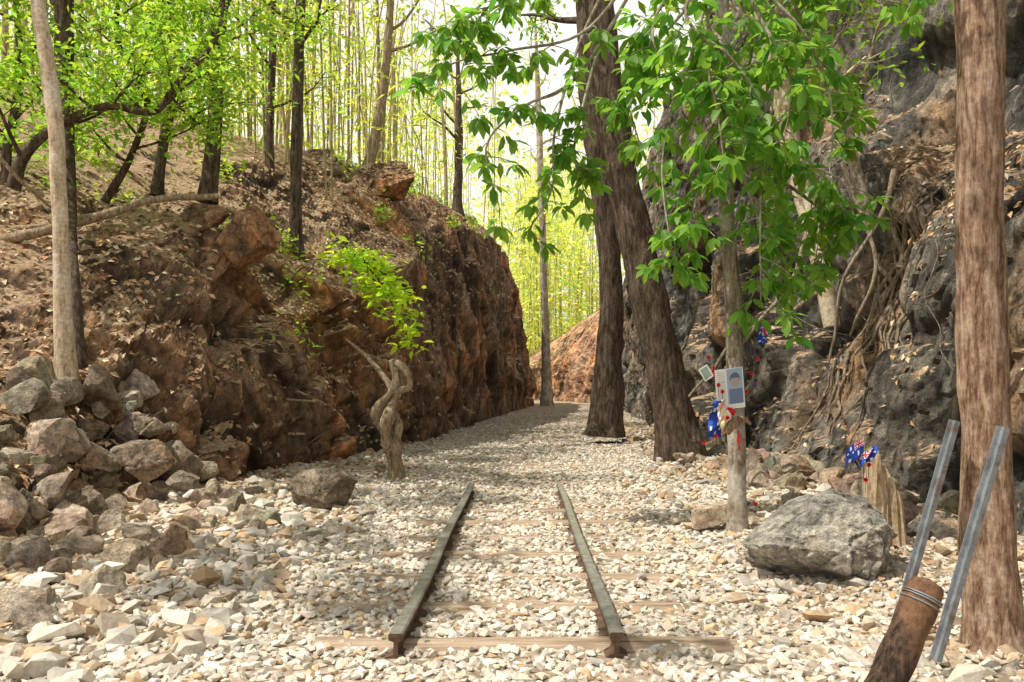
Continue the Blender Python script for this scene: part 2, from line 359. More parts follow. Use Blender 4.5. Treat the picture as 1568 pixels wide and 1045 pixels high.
field(17000,-3.8,3.9,5,10,.024,.042)
field(11000,-3.6,3.8,10,18,.024,.042,.95)
field(5000,-2.4,4,18,34,.03,.05,.9)
field(2300,-4.0,-1.4,2.3,9.5,.04,.07,.97,0,.15)
field(500,-4.0,-1.5,2.6,9.5,.07,.12,.9,0,.25)
field(900,1.3,3.8,2.4,12,.04,.075,.9,0,.2)
field(700,2.2,4.1,8,22,.06,.12,.65,0,.4)
field(600,-3.8,-1.8,9,22,.05,.10,.65,0,.4)
make('ballast_gravel',parts,[M_G])
def polyrock(sub,seed,k=16,rough=.05,h0=.62,h1=.95):
    r=np.random.default_rng(seed); bm=bmesh.new(); bmesh.ops.create_icosphere(bm,subdivisions=sub,radius=1)
    v=np.array([a.co[:] for a in bm.verts]); f=np.array([[q.index for q in a.verts] for a in bm.faces]); bm.free()
    d=r.normal(size=(k,3)); d/=np.linalg.norm(d,axis=1)[:,None]; h=r.uniform(h0,h1,k)
    dt=v@d.T; rr=np.where(dt>.05,h[None]/np.maximum(dt,.05),9); R=np.minimum(rr.min(1),1.25)
    q=v*R[:,None]; q=q*(1+rough*fbm(q+seed*3.3,2.2,5)[:,None]); return q,f
TPL=[polyrock(4,s,11,.035,.45,.85) for s in range(8)]
def rockpile(name,pos,rad,mat,k=1.):
    ps=[]; t=rng.integers(0,8,len(pos)); R=randR(len(pos)); sc=rad[:,None]*rng.uniform(.75,1.45,(len(pos),3))
    c=np.clip(rng.uniform(.32,.72,(len(pos),1))*k*np.array([[1,1,1]])+rng.normal(0,.02,(len(pos),3)),.05,1)
    for a in range(8):
        m=t==a
        if m.any(): 
            q=inst(TPL[a][0],TPL[a][1],pos[m],R[m],sc[m],c[m]); v=q[0]; v=v+.02*np.stack([fbm(v+s*9,7,3) for s in range(3)],1); ps.append((v,q[1],0,q[3]))
    return make(name,ps,[mat])
def pick(Q,N,Y,n,y0,y1,zmin,zmax,nzmin=-1,xlim=30):
    ii=np.where((Y>y0)&(Y<y1))[0]; w=Y[ii]; w=w/w.sum()
    out=[];nn=[]
    tries=0
    while len(out)<n and tries<n*60:
        tries+=1; i=rng.choice(ii,p=w); j=rng.integers(0,Q.shape[1])
        q=Q[i,j]
        if zmin<q[2]<zmax and N[i,j,2]>nzmin and abs(q[0])<xlim: out.append(q);nn.append(N[i,j])
    return np.array(out),np.array(nn)
p,_=pick(LQ,LN,LY,190,3.2,9.2,-.1,1.4)
rockpile('rock_pile',p+[0,0,.04],rng.uniform(.07,.24,len(p))*rng.uniform(.6,1.1,len(p)),M_B)
n=80; x=rng.uniform(-4,-2.0,n)-rng.uniform(0,.5,n); y=rng.uniform(3.2,9,n)
rockpile('rock_pile',np.stack([x,y,gz(x,y)+.03],1),rng.uniform(.06,.16,n),M_B)
n=110; y=rng.uniform(6.5,15,n); x=3.95-rng.uniform(0,1,n)**2*1.5+(y<9)*.2
rockpile('rubble',np.stack([x,y,gz(x,y)+.03],1),rng.uniform(.06,.2,n),M_B,.8)
def boulder(px,py,y,w,d,h,mat,seed,sub=5,tint=.5,rz=0,k=13,h0=.5,h1=.9,fa=.09):
    v,f=polyrock(sub,seed,k,.06,h0,h1); c=W(px,py,y)
    v=v/np.abs(v).max(0)[None]*np.array([w,d,h])/2; ca,sa=math.cos(rz*.3),math.sin(rz*.3); v=v@np.array([[ca,sa,0],[-sa,ca,0],[0,0,1]])
    a,g_,e=facet(v+c,5.,seed); v=v*(1+fa*(a*.4+g_)-.03*np.exp(-e*10))[:,None]
    a2,g2,e2=facet(v+c,13.,seed+3); v=v*(1+.025*(a2*.4+g2))[:,None]
    v=v+.012*np.stack([fbm(v+c+s*9,14,4) for s in range(3)],1)
    col=np.clip(tint*(1+.15*a+.1*a2)*np.clip(.6+e*3,.7,1),.05,1)[:,None]*np.ones((1,3))
    return make('boulder',[(v+c,f,0,col)],[mat])
boulder(1266,828,5.35,1.24,.95,.88,M_BG,54,6,.54,0,24,.74,.95,.06)
boulder(1440,815,6.1,.55,.5,.5,M_R,8,5,.7)
boulder(500,750,8.1,.74,.6,.50,M_B,17,5,.38,0,20,.68,.95,.05)
for a in [(35,795,6.1,.6,.5,.48,21),(125,775,6.7,.44,.4,.38,22),(212,703,7.7,.56,.5,.52,23),(280,742,8,.4,.3,.28,24),(60,712,7.3,.6,.5,.42,25),
          (217,830,5.9,.48,.4,.38,26),(105,915,4.9,.56,.42,.3,27),(218,965,4.35,.55,.4,.24,28),(12,1000,3.9,.44,.4,.22,29),(115,655,8.1,.66,.5,.4,30),(10,600,8.4,.5,.4,.4,31),
          (220,655,8.2,.5,.4,.34,32),(20,930,4.8,.44,.35,.25,33),(60,1020,3.6,.34,.3,.14,34),(150,700,7.4,.4,.3,.3,35),(90,860,5.4,.36,.3,.2,36)]:
    boulder(a[0],a[1],a[2],a[3],a[4],a[5],M_B,a[6],5,.52,a[6],10,.42,.85)
boulder(1105,835,6.5,.14,.12,.1,M_BG,40,4,.5); boulder(1220,715,9.5,.5,.4,.3,M_B,41,5,.45); boulder(1540,1035,3.45,.2,.2,.14,M_B,42,4,.4)
boulder(575,285,20,2.2,1.8,1.5,M_L,43,6,.45,0,12,.45,.85); boulder(490,255,20,1.8,1.4,1.1,M_L,44,5,.45); boulder(370,378,11.1,1.0,.8,1.1,M_L,45,6,.55,0,10,.42,.85); boulder(300,345,11.3,1.0,.8,.6,M_L,46,5,.55,0,10,.42,.85)
# small pale stone block
bm=bmesh.new(); bmesh.ops.create_cube(bm,size=1); bmesh.ops.bevel(bm,geom=bm.edges[:],offset=.06,segments=2,affect='EDGES'); bmesh.ops.subdivide_edges(bm,edges=bm.edges[:],cuts=2,use_grid_fill=True)
v=np.array([a.co[:] for a in bm.verts]); fs=[[q.index for q in a.verts] for a in bm.faces]; bm.free()
v=v*np.array([.31,.2,.17]); v+=.012*np.stack([fbm(v+k,9,3) for k in range(3)],1); v[:,2]+=v[:,0]*.25; v+=W(1088,790,6.9)
me=bpy.data.meshes.new('stone_block'); me.from_pydata(v.tolist(),[],fs); me.materials.append(M_B)
ca=me.color_attributes.new('Col','FLOAT_COLOR','POINT'); ca.data.foreach_set('color',np.full(len(v)*4,.85)); ob=bpy.data.objects.new('stone_block',me); S.collection.objects.link(ob)
# ------------------------------------------------ track
prof=np.array([(-.055,0),(.055,0),(.055,.010),(.012,.026),(.009,.085),(.034,.094),(.036,.120),(.026,.127),(-.026,.127),(-.036,.120),(-.034,.094),(-.009,.085),(-.012,.026),(-.055,.010)])
def rail(x,y0,y1,nm='rail'):
    n=60; Y=np.linspace(y0,y1,n); v=[]
    for k,yy in enumerate(Y):
        w=.006*math.sin(yy*1.7+x)
        v.append(np.stack([prof[:,0]+x+w,np.full(14,yy),prof[:,1]-.012+.004*math.sin(yy*2.3)],1))
    v=np.concatenate(v); i=np.arange(n-1)[:,None]*14
    top=[];side=[]
    for k in range(14):
        q=np.concatenate([i+k,i+(k+1)%14,i+14+(k+1)%14,i+14+k],1)
        (top if k in (6,7,8) else side).append(q)
    return [(v,np.concatenate(side),0,None),(v,np.concatenate(top),1,None),(v[:14],np.arange(14)[None,::-1],0,None),(v[-14:],np.arange(14)[None],0,None)]
make('rail',rail(-.60,3.76,9.45),[M_RS,M_RT]); make('rail',rail(.46,3.78,9.4),[M_RS,M_RT])
def slmat():
    m,nt,b=newmat('weathered_timber',.9); v=coords(nt,(1.2,14,14)); n=noise(nt,v,2,7,.7)
    nt.links.new(ramp(nt,n,[(.35,(.20,.145,.10)),(.5,(.40,.30,.215)),(.65,(.55,.44,.34))]),b.inputs['Base Color']); bump(nt,b,n,.8,.02); return m
M_SL=slmat()
for k,yy in enumerate(list(SLP)+[12.4]):
    x0,x1=-1.02+rng.uniform(-.12,.06),1.0+rng.uniform(-.06,.12)
    nx=40; X=np.linspace(x0,x1,nx); sec=np.array([(-.085,-.1),(-.09,.0),(-.07,.018),(0,.022),(.07,.018),(.09,0),(.085,-.1)])
    v=np.concatenate([np.stack([np.full(7,a),sec[:,0]+yy+.012*math.sin(a*3+k),sec[:,1]+.001],1) for a in X]); v+=.006*np.stack([fbm(v*[1,6,6]+k*9,2,3) for _ in range(3)],1)
    v[:,2]+=rng.uniform(-.010,.004)
    i=np.arange(nx-1)[:,None]*7; f=np.concatenate([np.concatenate([i+a,i+7+a,i+8+a,i+a+1],1) for a in range(6)])
    make('railway_sleeper',[(v,f,0,None),(v[:7],np.arange(7)[None],0,None),(v[-7:],np.arange(7)[None,::-1],0,None)],[M_SL])
# ------------------------------------------------ trees
def limb(start,d,L,r,n=6,up=.25,wob=.25):
    p=[np.array(start,float)]; d=np.array(d,float); d/=np.linalg.norm(d)
    for k in range(n):
        d=d+rng.normal(0,wob,3)*.5; d[2]+=up*.15; d/=np.linalg.norm(d); p.append(p[-1]+d*L/n)
    return np.array(p),np.linspace(r,r*.25,n+1)
def crown(path,rad,t0,nl,L,leafn,size,base,tpl=1,updir=.5,spread=.35,mat=1,azi=None,cl=7,clump=0):
    parts=[]; q,rr=smoothpath(path,rad,60); pts=[]
    for k in range(nl):
        t=t0+(1-t0)*(k+.5)/nl; i=int(t*59); a=rng.uniform(0,6.28) if azi is None else azi+rng.normal(0,.7)
        l=L*rng.uniform(.6,1.1)*(1.15-.6*t)
        p,r=limb(q[i],[math.cos(a),math.sin(a),updir*rng.uniform(.3,1.4)],l,max(rr[i]*.45,.012))
        parts+=tube(p,r,12,5)
        for m in range(cl):
            s=rng.uniform(.3,1.); b=p[min(int(s*6),5)]*(1-(s*6)%1)+p[min(int(s*6)+1,6)]*((s*6)%1)
            p2,r2=limb(b,rng.normal(size=3)*[1,1,.6]+[math.cos(a)*.7,math.sin(a)*.7,.1],l*.35,max(rr[i]*.12,.006),3)
            parts+=tube(p2,r2,5,4)
            pts+= [p2[1],p2[2],p2[3]]
    pts=np.array(pts)
    if leafn and len(pts):
        if clump: pts=pts[rng.choice(len(pts),min(clump,len(pts)),replace=False)]
        c=pts[rng.integers(0,len(pts),leafn)]+rng.normal(0,spread,(leafn,3))*[1,1,.6]
        parts.append(leaves(c,size,base,tpl=tpl,mat=mat))
    return parts
MD=(.145,.27,.032); YL=(.34,.45,.08); BR=(.46,.55,.17); LG=(.22,.38,.045)
def tree(name,trunk,rad,bark,seg=12,n=40,bmp=.25,flare=True,wob=.0,**c):
    trunk=np.asarray(trunk); q,r=smoothpath(trunk,rad,n)
    if flare: r=r*(1+.45*np.exp(-np.arange(n)*(18./n)))
    parts=tube(q,r,n,seg,bmp,smooth=False,wob=wob)
    if c: parts+=crown(trunk,rad,**c)
    return make(name,parts,[bark,M_LEAF],True)
# pale left tree
t=P([(103,610,8),(97,480,8),(92,330,8),(82,170,8.05),(58,0,8.1),(40,-130,8.2),(45,-300,8.3),(30,-480,8.4)])
tree('tree',t,[.095,.082,.078,.075,.07,.065,.05,.02],K_PALE,14,50,t0=.75,nl=9,L=3.6,leafn=1700,size=.16,base=MD,spread=.20,cl=6,clump=26)
tree('tree',P([(125,600,8.4),(118,560,8.4),(112,400,8.9),(105,300,10),(98,120,10.5),(100,-40,10.6),(120,-300,10.8)]),[.12,.1,.05,.09,.12,.11,.04],K_DARK,12,40,t0=.78,nl=7,L=3,leafn=1000,size=.16,base=MD,cl=5,spread=.20,clump=18)
# hillside trees
tree('tree',P([(318,310,13),(328,200,13),(335,60,13),(342,-80,13),(330,-300,13)]),[.13,.12,.115,.1,.04],K_DARK,10,40,t0=.55,nl=8,L=3.2,leafn=1200,size=.14,base=LG,cl=5,spread=.22,clump=34)
tree('tree',P([(455,410,14.5),(453,300,14.5),(457,120,14.6),(462,-40,14.7),(470,-260,14.8)]),[.13,.11,.1,.09,.04],K_DARK,10,40,t0=.55,nl=8,L=3.2,leafn=1000,size=.14,base=LG,cl=5,spread=.22,clump=30)
tree('tree',P([(415,330,17),(413,200,17),(418,60,17),(416,-160,17)]),[.1,.09,.08,.03],K_DARK,8,30,t0=.4,nl=8,L=2.6,leafn=900,size=.15,base=YL,cl=5)
tree('tree',P([(562,270,21),(580,180,21),(592,90,21),(600,-40,21),(604,-220,21)]),[.16,.14,.12,.1,.04],K_TAN,8,30,t0=.5,nl=7,L=2.6,leafn=800,size=.17,base=YL,cl=5)
tree('tree',P([(240,300,12.5),(250,220,12.5),(275,130,12.4),(325,50,12.4),(380,-60,12.3)]),[.09,.08,.07,.06,.03],K_DARK,8,30,t0=.25,nl=9,L=2,leafn=1700,size=.13,base=LG)
tree('tree',P([(700,330,33),(703,200,33),(700,60,33)]),[.2,.16,.06],K_DARK,8,30,t0=.4,nl=7,L=2.5,leafn=500,size=.22,base=YL)
# branching shrub trees on left bank
t=P([(20,290,9.8),(40,235,9.8),(95,190,9.8),(165,163,9.8),(235,172,9.9),(270,130,10),(330,60,10.2),(345,-20,10.3)])
tree('tree',t,[.08,.07,.055,.05,.045,.04,.03,.02],K_DARK,8,50,.3,False,t0=.1,nl=17,L=1.4,leafn=3200,size=.115,base=(.22,.38,.04),spread=.22)
t=P([(160,310,11),(200,240,11),(225,150,11),(180,60,11),(190,-60,11)])
tree('tree',t,[.06,.05,.045,.035,.02],K_DARK,8,40,.3,False,t0=.2,nl=13,L=1.6,leafn=2600,size=.12,base=(.24,.40,.04),spread=.25)
t=P([(20,330,11.5),(10,240,11.5),(30,120,11.5),(20,-60,11.5)])
tree('tree',t,[.08,.07,.06,.03],K_DARK,8,40,.3,False,t0=.2,nl=12,L=1.7,leafn=2000,size=.13,base=(.22,.37,.04),spread=.28)
# right foreground trunk
t=P([(1525,1030,3.78),(1520,930,3.8),(1508,700,3.8),(1503,400,3.8),(1500,0,3.8),(1490,-500,3.9),(1440,-1100,4),(1400,-1700,4.2)])
tree('tree',t,[.125,.118,.116,.115,.11,.1,.08,.04],K_RED,36,260,.30,t0=.62,nl=8,L=2.4,leafn=500,size=.14,base=MD,cl=5)
# slim memorial tree
t=P([(1128,830,6.8),(1128,700,6.8),(1124,500,6.8),(1112,300,6.8),(1108,120,6.8),(1105,-60,6.8),(1090,-300,6.9)])
tree('tree',t,[.08,.076,.07,.066,.06,.05,.03],K_GREY,16,70,.2,t0=.8,nl=6,L=2,leafn=400,size=.15,base=MD,cl=5)
# two big dark trees
t=P([(1048,722,12.8),(1028,620,12.8),(992,440,12.8),(957,290,12.9),(935,160,13),(918,0,13.1),(905,-150,13.2),(900,-400,13.5)])
tree('tree',t,[.35,.31,.28,.26,.25,.24,.2,.1],K_DARK,28,120,.3,t0=.72,nl=10,L=4.2,leafn=1700,size=.17,base=MD,cl=5,spread=.26,clump=38)
t=P([(925,668,17),(932,560,17),(936,450,17),(926,330,17),(908,190,17.1),(898,50,17.2),(900,-150,17.4),(930,-350,17.6)])
tree('tree',t,[.34,.28,.25,.24,.22,.21,.18,.1],K_DARK,24,110,.3,t0=.72,nl=9,L=4,leafn=1200,size=.18,base=MD,cl=5,spread=.26,clump=34)
# far slender tree
tree('tree',P([(838,622,44),(835,500,44),(830,330,44),(824,150,44),(820,40,44)]),[.3,.22,.2,.16,.06],K_GREY,8,40,.2,t0=.45,nl=12,L=2.4,leafn=300,size=.3,base=YL,cl=4)
# unseen neighbours beside the track, added with clumped crowns for dappled shade
tree('tree',np.array([[-6.2,4.2,1.2],[-6.1,4.2,4],[-5.9,4.3,7],[-5.7,4.4,10]]),[.16,.14,.11,.04],K_GREY,10,30,t0=.6,nl=8,L=4.2,leafn=1500,size=.17,base=MD,spread=.18,cl=5,clump=21)
tree('tree',np.array([[-5.5,.2,.8],[-5.5,.2,4],[-5.2,.3,7],[-5,.5,10]]),[.16,.14,.11,.04],K_GREY,10,30,t0=.6,nl=7,L=3.8,leafn=1000,size=.17,base=MD,spread=.18,cl=5,clump=14)
# trees rooted on the right wall
for tr,rd,bk,ln in [([(1275,500,9.8),(1250,380,9.9),(1215,240,10.2),(1190,110,10.4),(1150,0,10.5),(1120,-120,10.6)],[.1,.11,.13,.13,.09,.05],K_PALE,1000),
              ([(1330,330,10),(1305,240,10),(1285,120,10.1),(1240,30,10.2),(1200,-80,10.3)],[.07,.07,.06,.05,.03],K_GREY,600),
              ([(1200,100,10.4),(1230,60,10.3),(1215,0,10.3),(1240,-100,10.3)],[.08,.06,.05,.03],K_GREY,400),
              ([(1320,130,9.6),(1340,60,9.6),(1370,-40,9.6)],[.03,.025,.015],K_TAN,150)]:
    tree('tree',P(tr),rd,bk,10,40,.3,False,t0=.45,nl=8,L=1.7,leafn=ln,size=.13,base=MD,spread=.25)
# ---- broad-leaf hanging branches
BRN=[[(1000,-90,7.4),(900,45,7.3),(780,78,7.2),(700,95,7.1),(620,140,7)],[(1010,-90,7.4),(890,110,7.2),(800,165,7.1),(745,225,7),(765,320,7)],
[(960,-80,7.6),(890,60,7.4),(850,200,7.2),(845,290,7.1),(805,360,7.1)],[(920,-90,7.2),(770,-20,7),(690,50,6.9),(650,30,6.9)],
[(930,-90,7.2),(820,-30,7),(740,20,6.9),(700,130,6.9)],
[(1105,-90,6.8),(1060,80,6.6),(1015,240,6.5),(1030,400,6.5)],
[(1108,-20,6.8),(1180,110,6.5),(1165,300,6.4),(1165,470,6.4)],[(1108,-60,6.8),(1230,50,6.7),(1275,190,6.8),(1250,390,6.8)],
[(1100,-40,7),(1010,60,7.1),(960,130,7.2),(985,240,7.2)],[(1112,100,6.8),(1080,230,6.5),(1060,330,6.4),(1030,400,6.4)],
[(1116,160,6.8),(1200,235,6.6),(1290,280,6.7),(1310,350,6.8)],
[(1110,-80,6.9),(1200,-20,7),(1300,-10,7.1),(1400,10,7.2)],[(1106,-60,6.8),(1080,60,6.2),(1100,180,6),(1110,260,6)],[(1106,-90,6.8),(1160,20,6.1),(1210,120,6),(1200,220,6)],
[(1116,200,6.8),(1160,330,6.6),(1200,390,6.6),(1190,480,6.6)],[(920,60,7.6),(880,220,7.5),(890,270,7.4)],[(1106,-80,6.8),(1020,0,6.7),(1000,60,6.6),(1040,150,6.6)],
[(1106,-80,6.8),(1150,60,7),(1130,130,7),(1060,190,6.9)],[(1180,-90,7),(1250,80,7.2),(1330,170,7.3)],[(1116,230,6.8),(1230,300,7),(1275,350,7),(1240,420,7)],[(1106,-80,6.5),(1050,20,6.2),(1120,90,6.1),(1170,160,6.1)]]
parts=[];lp=[];lo=[]
for bi,b in enumerate(BRN):
    p=P(b); parts+=tube(p,[.020,.005],30,6)
    q,_=smoothpath(p,[.02,.01],60); nt_=17 if bi>4 else 12
    for k in range(nt_):
        s=q[int(14+45*(k+rng.uniform(0,1))/nt_) if k<nt_-1 else 59]
        d=rng.normal(size=3)*[1,1,.5]+[0,0,-.25]; d/=np.linalg.norm(d); L=rng.uniform(.08,.30)
        e=s+d*L+[0,0,-.04]; parts+=tube(np.array([s,(s+e)/2+[0,0,.02],e]),[.006,.003],5,4)
        for (c,m) in ((e,rng.integers(6,10)),((s+e)/2,rng.integers(1,5))):
            a=rng.uniform(0,6.28)+np.arange(m)*2.4
            o=np.stack([np.cos(a),np.sin(a),rng.uniform(-1.5,-.1,m)],1)+d*.5
            lp.append(np.tile(c,(m,1))+o*.015); lo.append(o)
lp=np.concatenate(lp);lo=np.concatenate(lo)
lf=leaves(lp,.155,(.145,.30,.048),.3,0,0,1,lo*1.6)
make('broadleaf_branches',parts+[lf],[K_GREY,M_LEAF],True)
# bright bush on the left wall
def bush(name,cs,n,size,base,spread,tpl=1):
    parts=[];pts=[]
    r0=np.array(cs[0])
    for c in cs:
        c=np.array(c); parts+=tube(np.array([r0,(r0+c)/2+[0,0,.1],c]),[.012,.004],6,4); pts.append(c+rng.normal(0,spread,(n//len(cs),3)))
    parts.append(leaves(np.concatenate(pts),size,base,tpl=tpl,droop=.15))
    return make(name,parts,[K_DARK,M_LEAF],True)
bush('bush',[W(*a) for a in [(560,405,13.2),(520,390,13.2),(550,400,13),(585,410,13),(600,440,12.9),(620,455,12.9),(610,485,12.8),(625,515,12.8),(565,430,13),(580,450,12.9)]],560,.17,(.38,.54,.04),.13,0)
for _ in range(40):
    q,_n=pick(LQ,LN,LY,1,8.0,30,1.0,9,.5,14)
    if len(q): bush('plant',[q[0]+rng.normal(0,.14,3)+[0,0,.15] for _ in range(4)],rng.integers(50,130),.085+.003*q[0][1],(.29,.44,.06) if rng.random()<.7 else LG,.14)
# ---- bamboo thicket on the hill and beyond
stems=[];lv=[]
def hillz(Q,x,y):
    i=np.argmin(np.abs(LY-y)); j=np.argmin(np.abs(Q[i,:,0]-x)); return Q[i,j,2]
for k in range(230):
    y=rng.uniform(16,46); px=rng.uniform(-60,735) ; x=(px-798)*y/F
    foot=np.interp(y,[s[0] for s in Ls],[s[1][3][0] for s in Ls])
    if x>foot-.3: x=foot-rng.uniform(.3,4)
    z=hillz(LQ,x,y); h=rng.uniform(7,15)*(.7 if px>640 else 1); ln=rng.normal(0,1.1,2)
    p=np.array([[x,y,z-.3],[x+ln[0]*.3,y+ln[1]*.2,z+h*.5],[x+ln[0]*1.3,y+ln[1],z+h]])
    r=rng.uniform(.018,.04)*(2.2 if rng.random()<.14 else 1)
    stems+=tube(p,[r,r*.9,r*.4],10,5,mat=0 if rng.random()<.6 else 2)
    m=60; t=rng.beta(1.5,1.6,m); c=p[0]+(p[2]-p[0])*t[:,None]
    cc=c[rng.integers(0,m,12)]+rng.normal(0,.9,(12,3))*[1,1,.6]
    lv.append(cc[rng.integers(0,12,m)]+rng.normal(0,.34,(m,3)))
lv=np.concatenate(lv)
make('bamboo_thicket',stems+[leaves(lv,.34,YL,.35,.5,2,1)],[K_BAMB,M_LEAF,K_TAN],True)
# distant forest
stems=[];lv=[]
for k in range(310):
    y=rng.uniform(52,105); px=rng.uniform(-120,1150) if k<225 else rng.uniform(780,925)
    if px>775: y=rng.uniform(74,110)
    x=(px-798)*y/F
    z=0 if k>225 else rng.uniform(0,9)*(px<760)
    top=z+rng.uniform(12,20)+(y-50)*.22
    if 775<px<905: top=CAMH+ (587-rng.uniform(225,330))*y/F
    elif px<775: top=CAMH+(587-rng.uniform(-60,190)-max(0,px-650)*.9)*y/F
    else: top=CAMH+(587-rng.uniform(30,220))*y/F
    p=np.array([[x,y,z-.5],[x+rng.normal(0,.5),y,(z+top)/2],[x+rng.normal(0,1.2),y,top]])
    r=rng.uniform(.04,.12)*.8; stems+=tube(p,[r,r*.8,r*.3],8,5,mat=0 if rng.random()<.5 else 2)
    nc=34; t=rng.uniform(.12,1.0,nc)[:,None]; c=p[0]+(p[2]-p[0])*t+rng.normal(0,1.3,(nc,3))*[1,1,.7]
    m=170; lv.append(c[rng.integers(0,nc,m)]+rng.normal(0,.5,(m,3)))
lv=np.concatenate(lv)
make('distant_forest',stems+[leaves(lv,.62,BR,.3,.3,1,1)],[K_BAMB,M_LEAF,K_BAMB],True)
# trees above right wall
for k in range(6):
    y=rng.uniform(14,34); x=7.5+rng.uniform(0,3); z=11.3
    tree('tree',np.array([[x,y,z-1],[x-.1,y,z+2.5],[x-.3,y,z+6]]),[.14,.11,.04],K_TAN,8,16,.2,t0=.2,nl=8,L=2.8,leafn=800,size=.2,base=YL,cl=5)
# ------------------------------------------------ roots and vines
def walkroot(Q,N,i,j,di,dj,n,r,off=.03,jit=1.2):
    p=[]; 
    for k in range(n):
        ii=int(np.clip(i,0,Q.shape[0]-1)); jj=int(np.clip(j,0,Q.shape[1]-1)); p.append(Q[ii,jj]+N[ii,jj]*off)
        i+=di+rng.normal(0,jit); j+=dj+rng.normal(0,jit*.4)
        if j<1: break
    p=np.array(p); 
    if len(p)<4: return []
    for _ in range(2): p[1:-1]=(p[:-2]+p[1:-1]*2+p[2:])/4
    return tube(p,[r,r*.75,r*.35],len(p)*2,6,.25,14)
parts=[]
def row(y): return int(np.argmin(np.abs(RY-y)))
for k in range(26):
    y=rng.choice([9.7,10.2,10.8],p=[.35,.35,.3])+rng.normal(0,.25)
    parts+=walkroot(RQ,RN,row(y),rng.integers(60,112),rng.normal(0,.5),-rng.uniform(1.6,3.2),30,rng.uniform(.010,.024) if k>8 else .042,.03,1.4)
for k in range(20):
    y=rng.uniform(8,16); parts+=walkroot(RQ,RN,row(y),rng.integers(60,150),rng.normal(0,1.5),-rng.uniform(1,3),26,rng.uniform(.004,.009),.05,2.2)
for a in [[(1235,360,9.5),(1215,430,9.3),(1160,500,9.1),(1120,560,9.2)],[(1250,450,9.3),(1200,490,9.2),(1130,520,9.1),(1060,610,9.2)],[(1290,250,9.3),(1320,330,9.2),(1345,420,9.0),(1300,520,9)],[(1370,260,9),(1350,330,8.9),(1300,420,8.9),(1270,560,9)]]:
    parts+=tube(P(a),[.035,.015],30,6,.3,12,wob=.1)
make('hanging_roots',parts,[K_ROOT],True)
parts=[]
for a,r in [([(-40,375,9.8),(60,355,9.8),(130,335,10),(220,312,10.4),(335,298,10.8)],.07),([(-30,350,10.2),(80,345,10.2),(170,322,10.4),(300,300,10.8)],.045),([(-20,215,8.8),(40,290,9),(90,330,9.4)],.022)]:
    parts+=tube(P(a),[r,r*.9,r*.6],40,8,.35,9,wob=.1)
make('exposed_root',parts,[K_TAN],True)
parts=[]
for k in range(18):
    i=int(np.argmin(np.abs(LY-rng.uniform(8,22)))); parts+=walkroot(LQ,LN,i,rng.integers(50,120),rng.normal(0,1.5),-rng.uniform(1,2.5),26,rng.uniform(.005,.012),.03,1.8)
make('vine',parts,[K_ROOT],True)
# gnarled stump
cen,_=smoothpath(P([(606,748,10.7),(604,700,10.7),(596,660,10.65),(592,625,10.7),(606,592,10.7),(606,552,10.75)]),[1,1],60)
parts=[]; T=np.linspace(0,1,60)
for k,(r,ph) in enumerate([(.08,0),(.075,2.1),(.06,4.2)]):
    a=ph+T*5.5; o=np.stack([np.cos(a),np.sin(a),0*a],1)*(.06-.02*T+.09*np.exp(-((T-.5)/.17)**2))[:,None]
    parts+=tube(cen+o,r*(.85-.3*T+.35*np.exp(-((T-.48)/.2)**2)+.5*np.exp(-T*18))+.012*np.sin(T*25+k),60,12,.6,9,smooth=False)
parts+=tube(P([(604,600,10.68),(628,592,10.6),(622,568,10.62),(606,556,10.7)]),[.055,.045,.045,.05],24,9,.5,9)
parts+=tube(P([(602,600,10.7),(586,575,10.8),(560,545,11.1),(530,520,11.5)]),[.05,.04,.03,.015],24,7,.3,9)
for k in range(6):
    a=k*1.05; b=cen[1]; parts+=tube(np.array([b+[0,0,.14],b+[math.cos(a)*.15,math.sin(a)*.15,.05],b+[math.cos(a)*.35,math.sin(a)*.35,-.03]]),[.06,.035,.01],10,6,.3,9)
make('twisted_stump',parts,[K_TAN],True)
# splintered stump
parts=[]
b=W(1352,790,5.95)
for k in range(30):
    a=rng.uniform(0,6.28); rr=rng.uniform(.03,.12); o=np.array([math.cos(a)*rr,math.sin(a)*rr*.8,0]); h=.56*max(.35,1-abs(o[0]+.07)*3.6)*rng.uniform(.8,1.05)
    parts+=tube(np.array([b+o*1.3+[0,0,-.25],b+o+[0,0,h*.5],b+o*.9+[-.01,0,h*.85],b+o*.85+[-.015,0,h]]),[.042,.036,.024,.003],10,5,.4,14)
make('splintered_stump',parts,[K_WOOD],False)
# charred post
p0=np.array([1.02,2.62,-.15]); p1=W(1421,893,2.75)
M_CH=barkmat('charred_wood',(.025,.018,.014),(.10,.065,.045),(.20,.13,.085),2.5,.8,(.29,.16,.09))
q=p0+(p1-p0)*np.linspace(0,1,60)[:,None]; ax=(p1-p0)/np.linalg.norm(p1-p0)
rr=np.full(60,.062); rr[-1]=.056; rr[:]*=1+.03*np.sin(np.arange(60)*.5)
parts=tube(q,rr,60,26,.14,10,smooth=False)
for s in (.05,.058,.075): 
    c=p1-ax*s; a=np.linspace(0,2*math.pi,30); u=np.cross(ax,[0,1,0]); u/=np.linalg.norm(u); w=np.cross(ax,u)
    parts+=tube(c+(u[None]*np.cos(a)[:,None]+w[None]*np.sin(a)[:,None])*.066,np.full(30,.003),30,6,smooth=False,mat=1,cap=False)
make('charred_post',parts,[M_CH,M_ST],True)
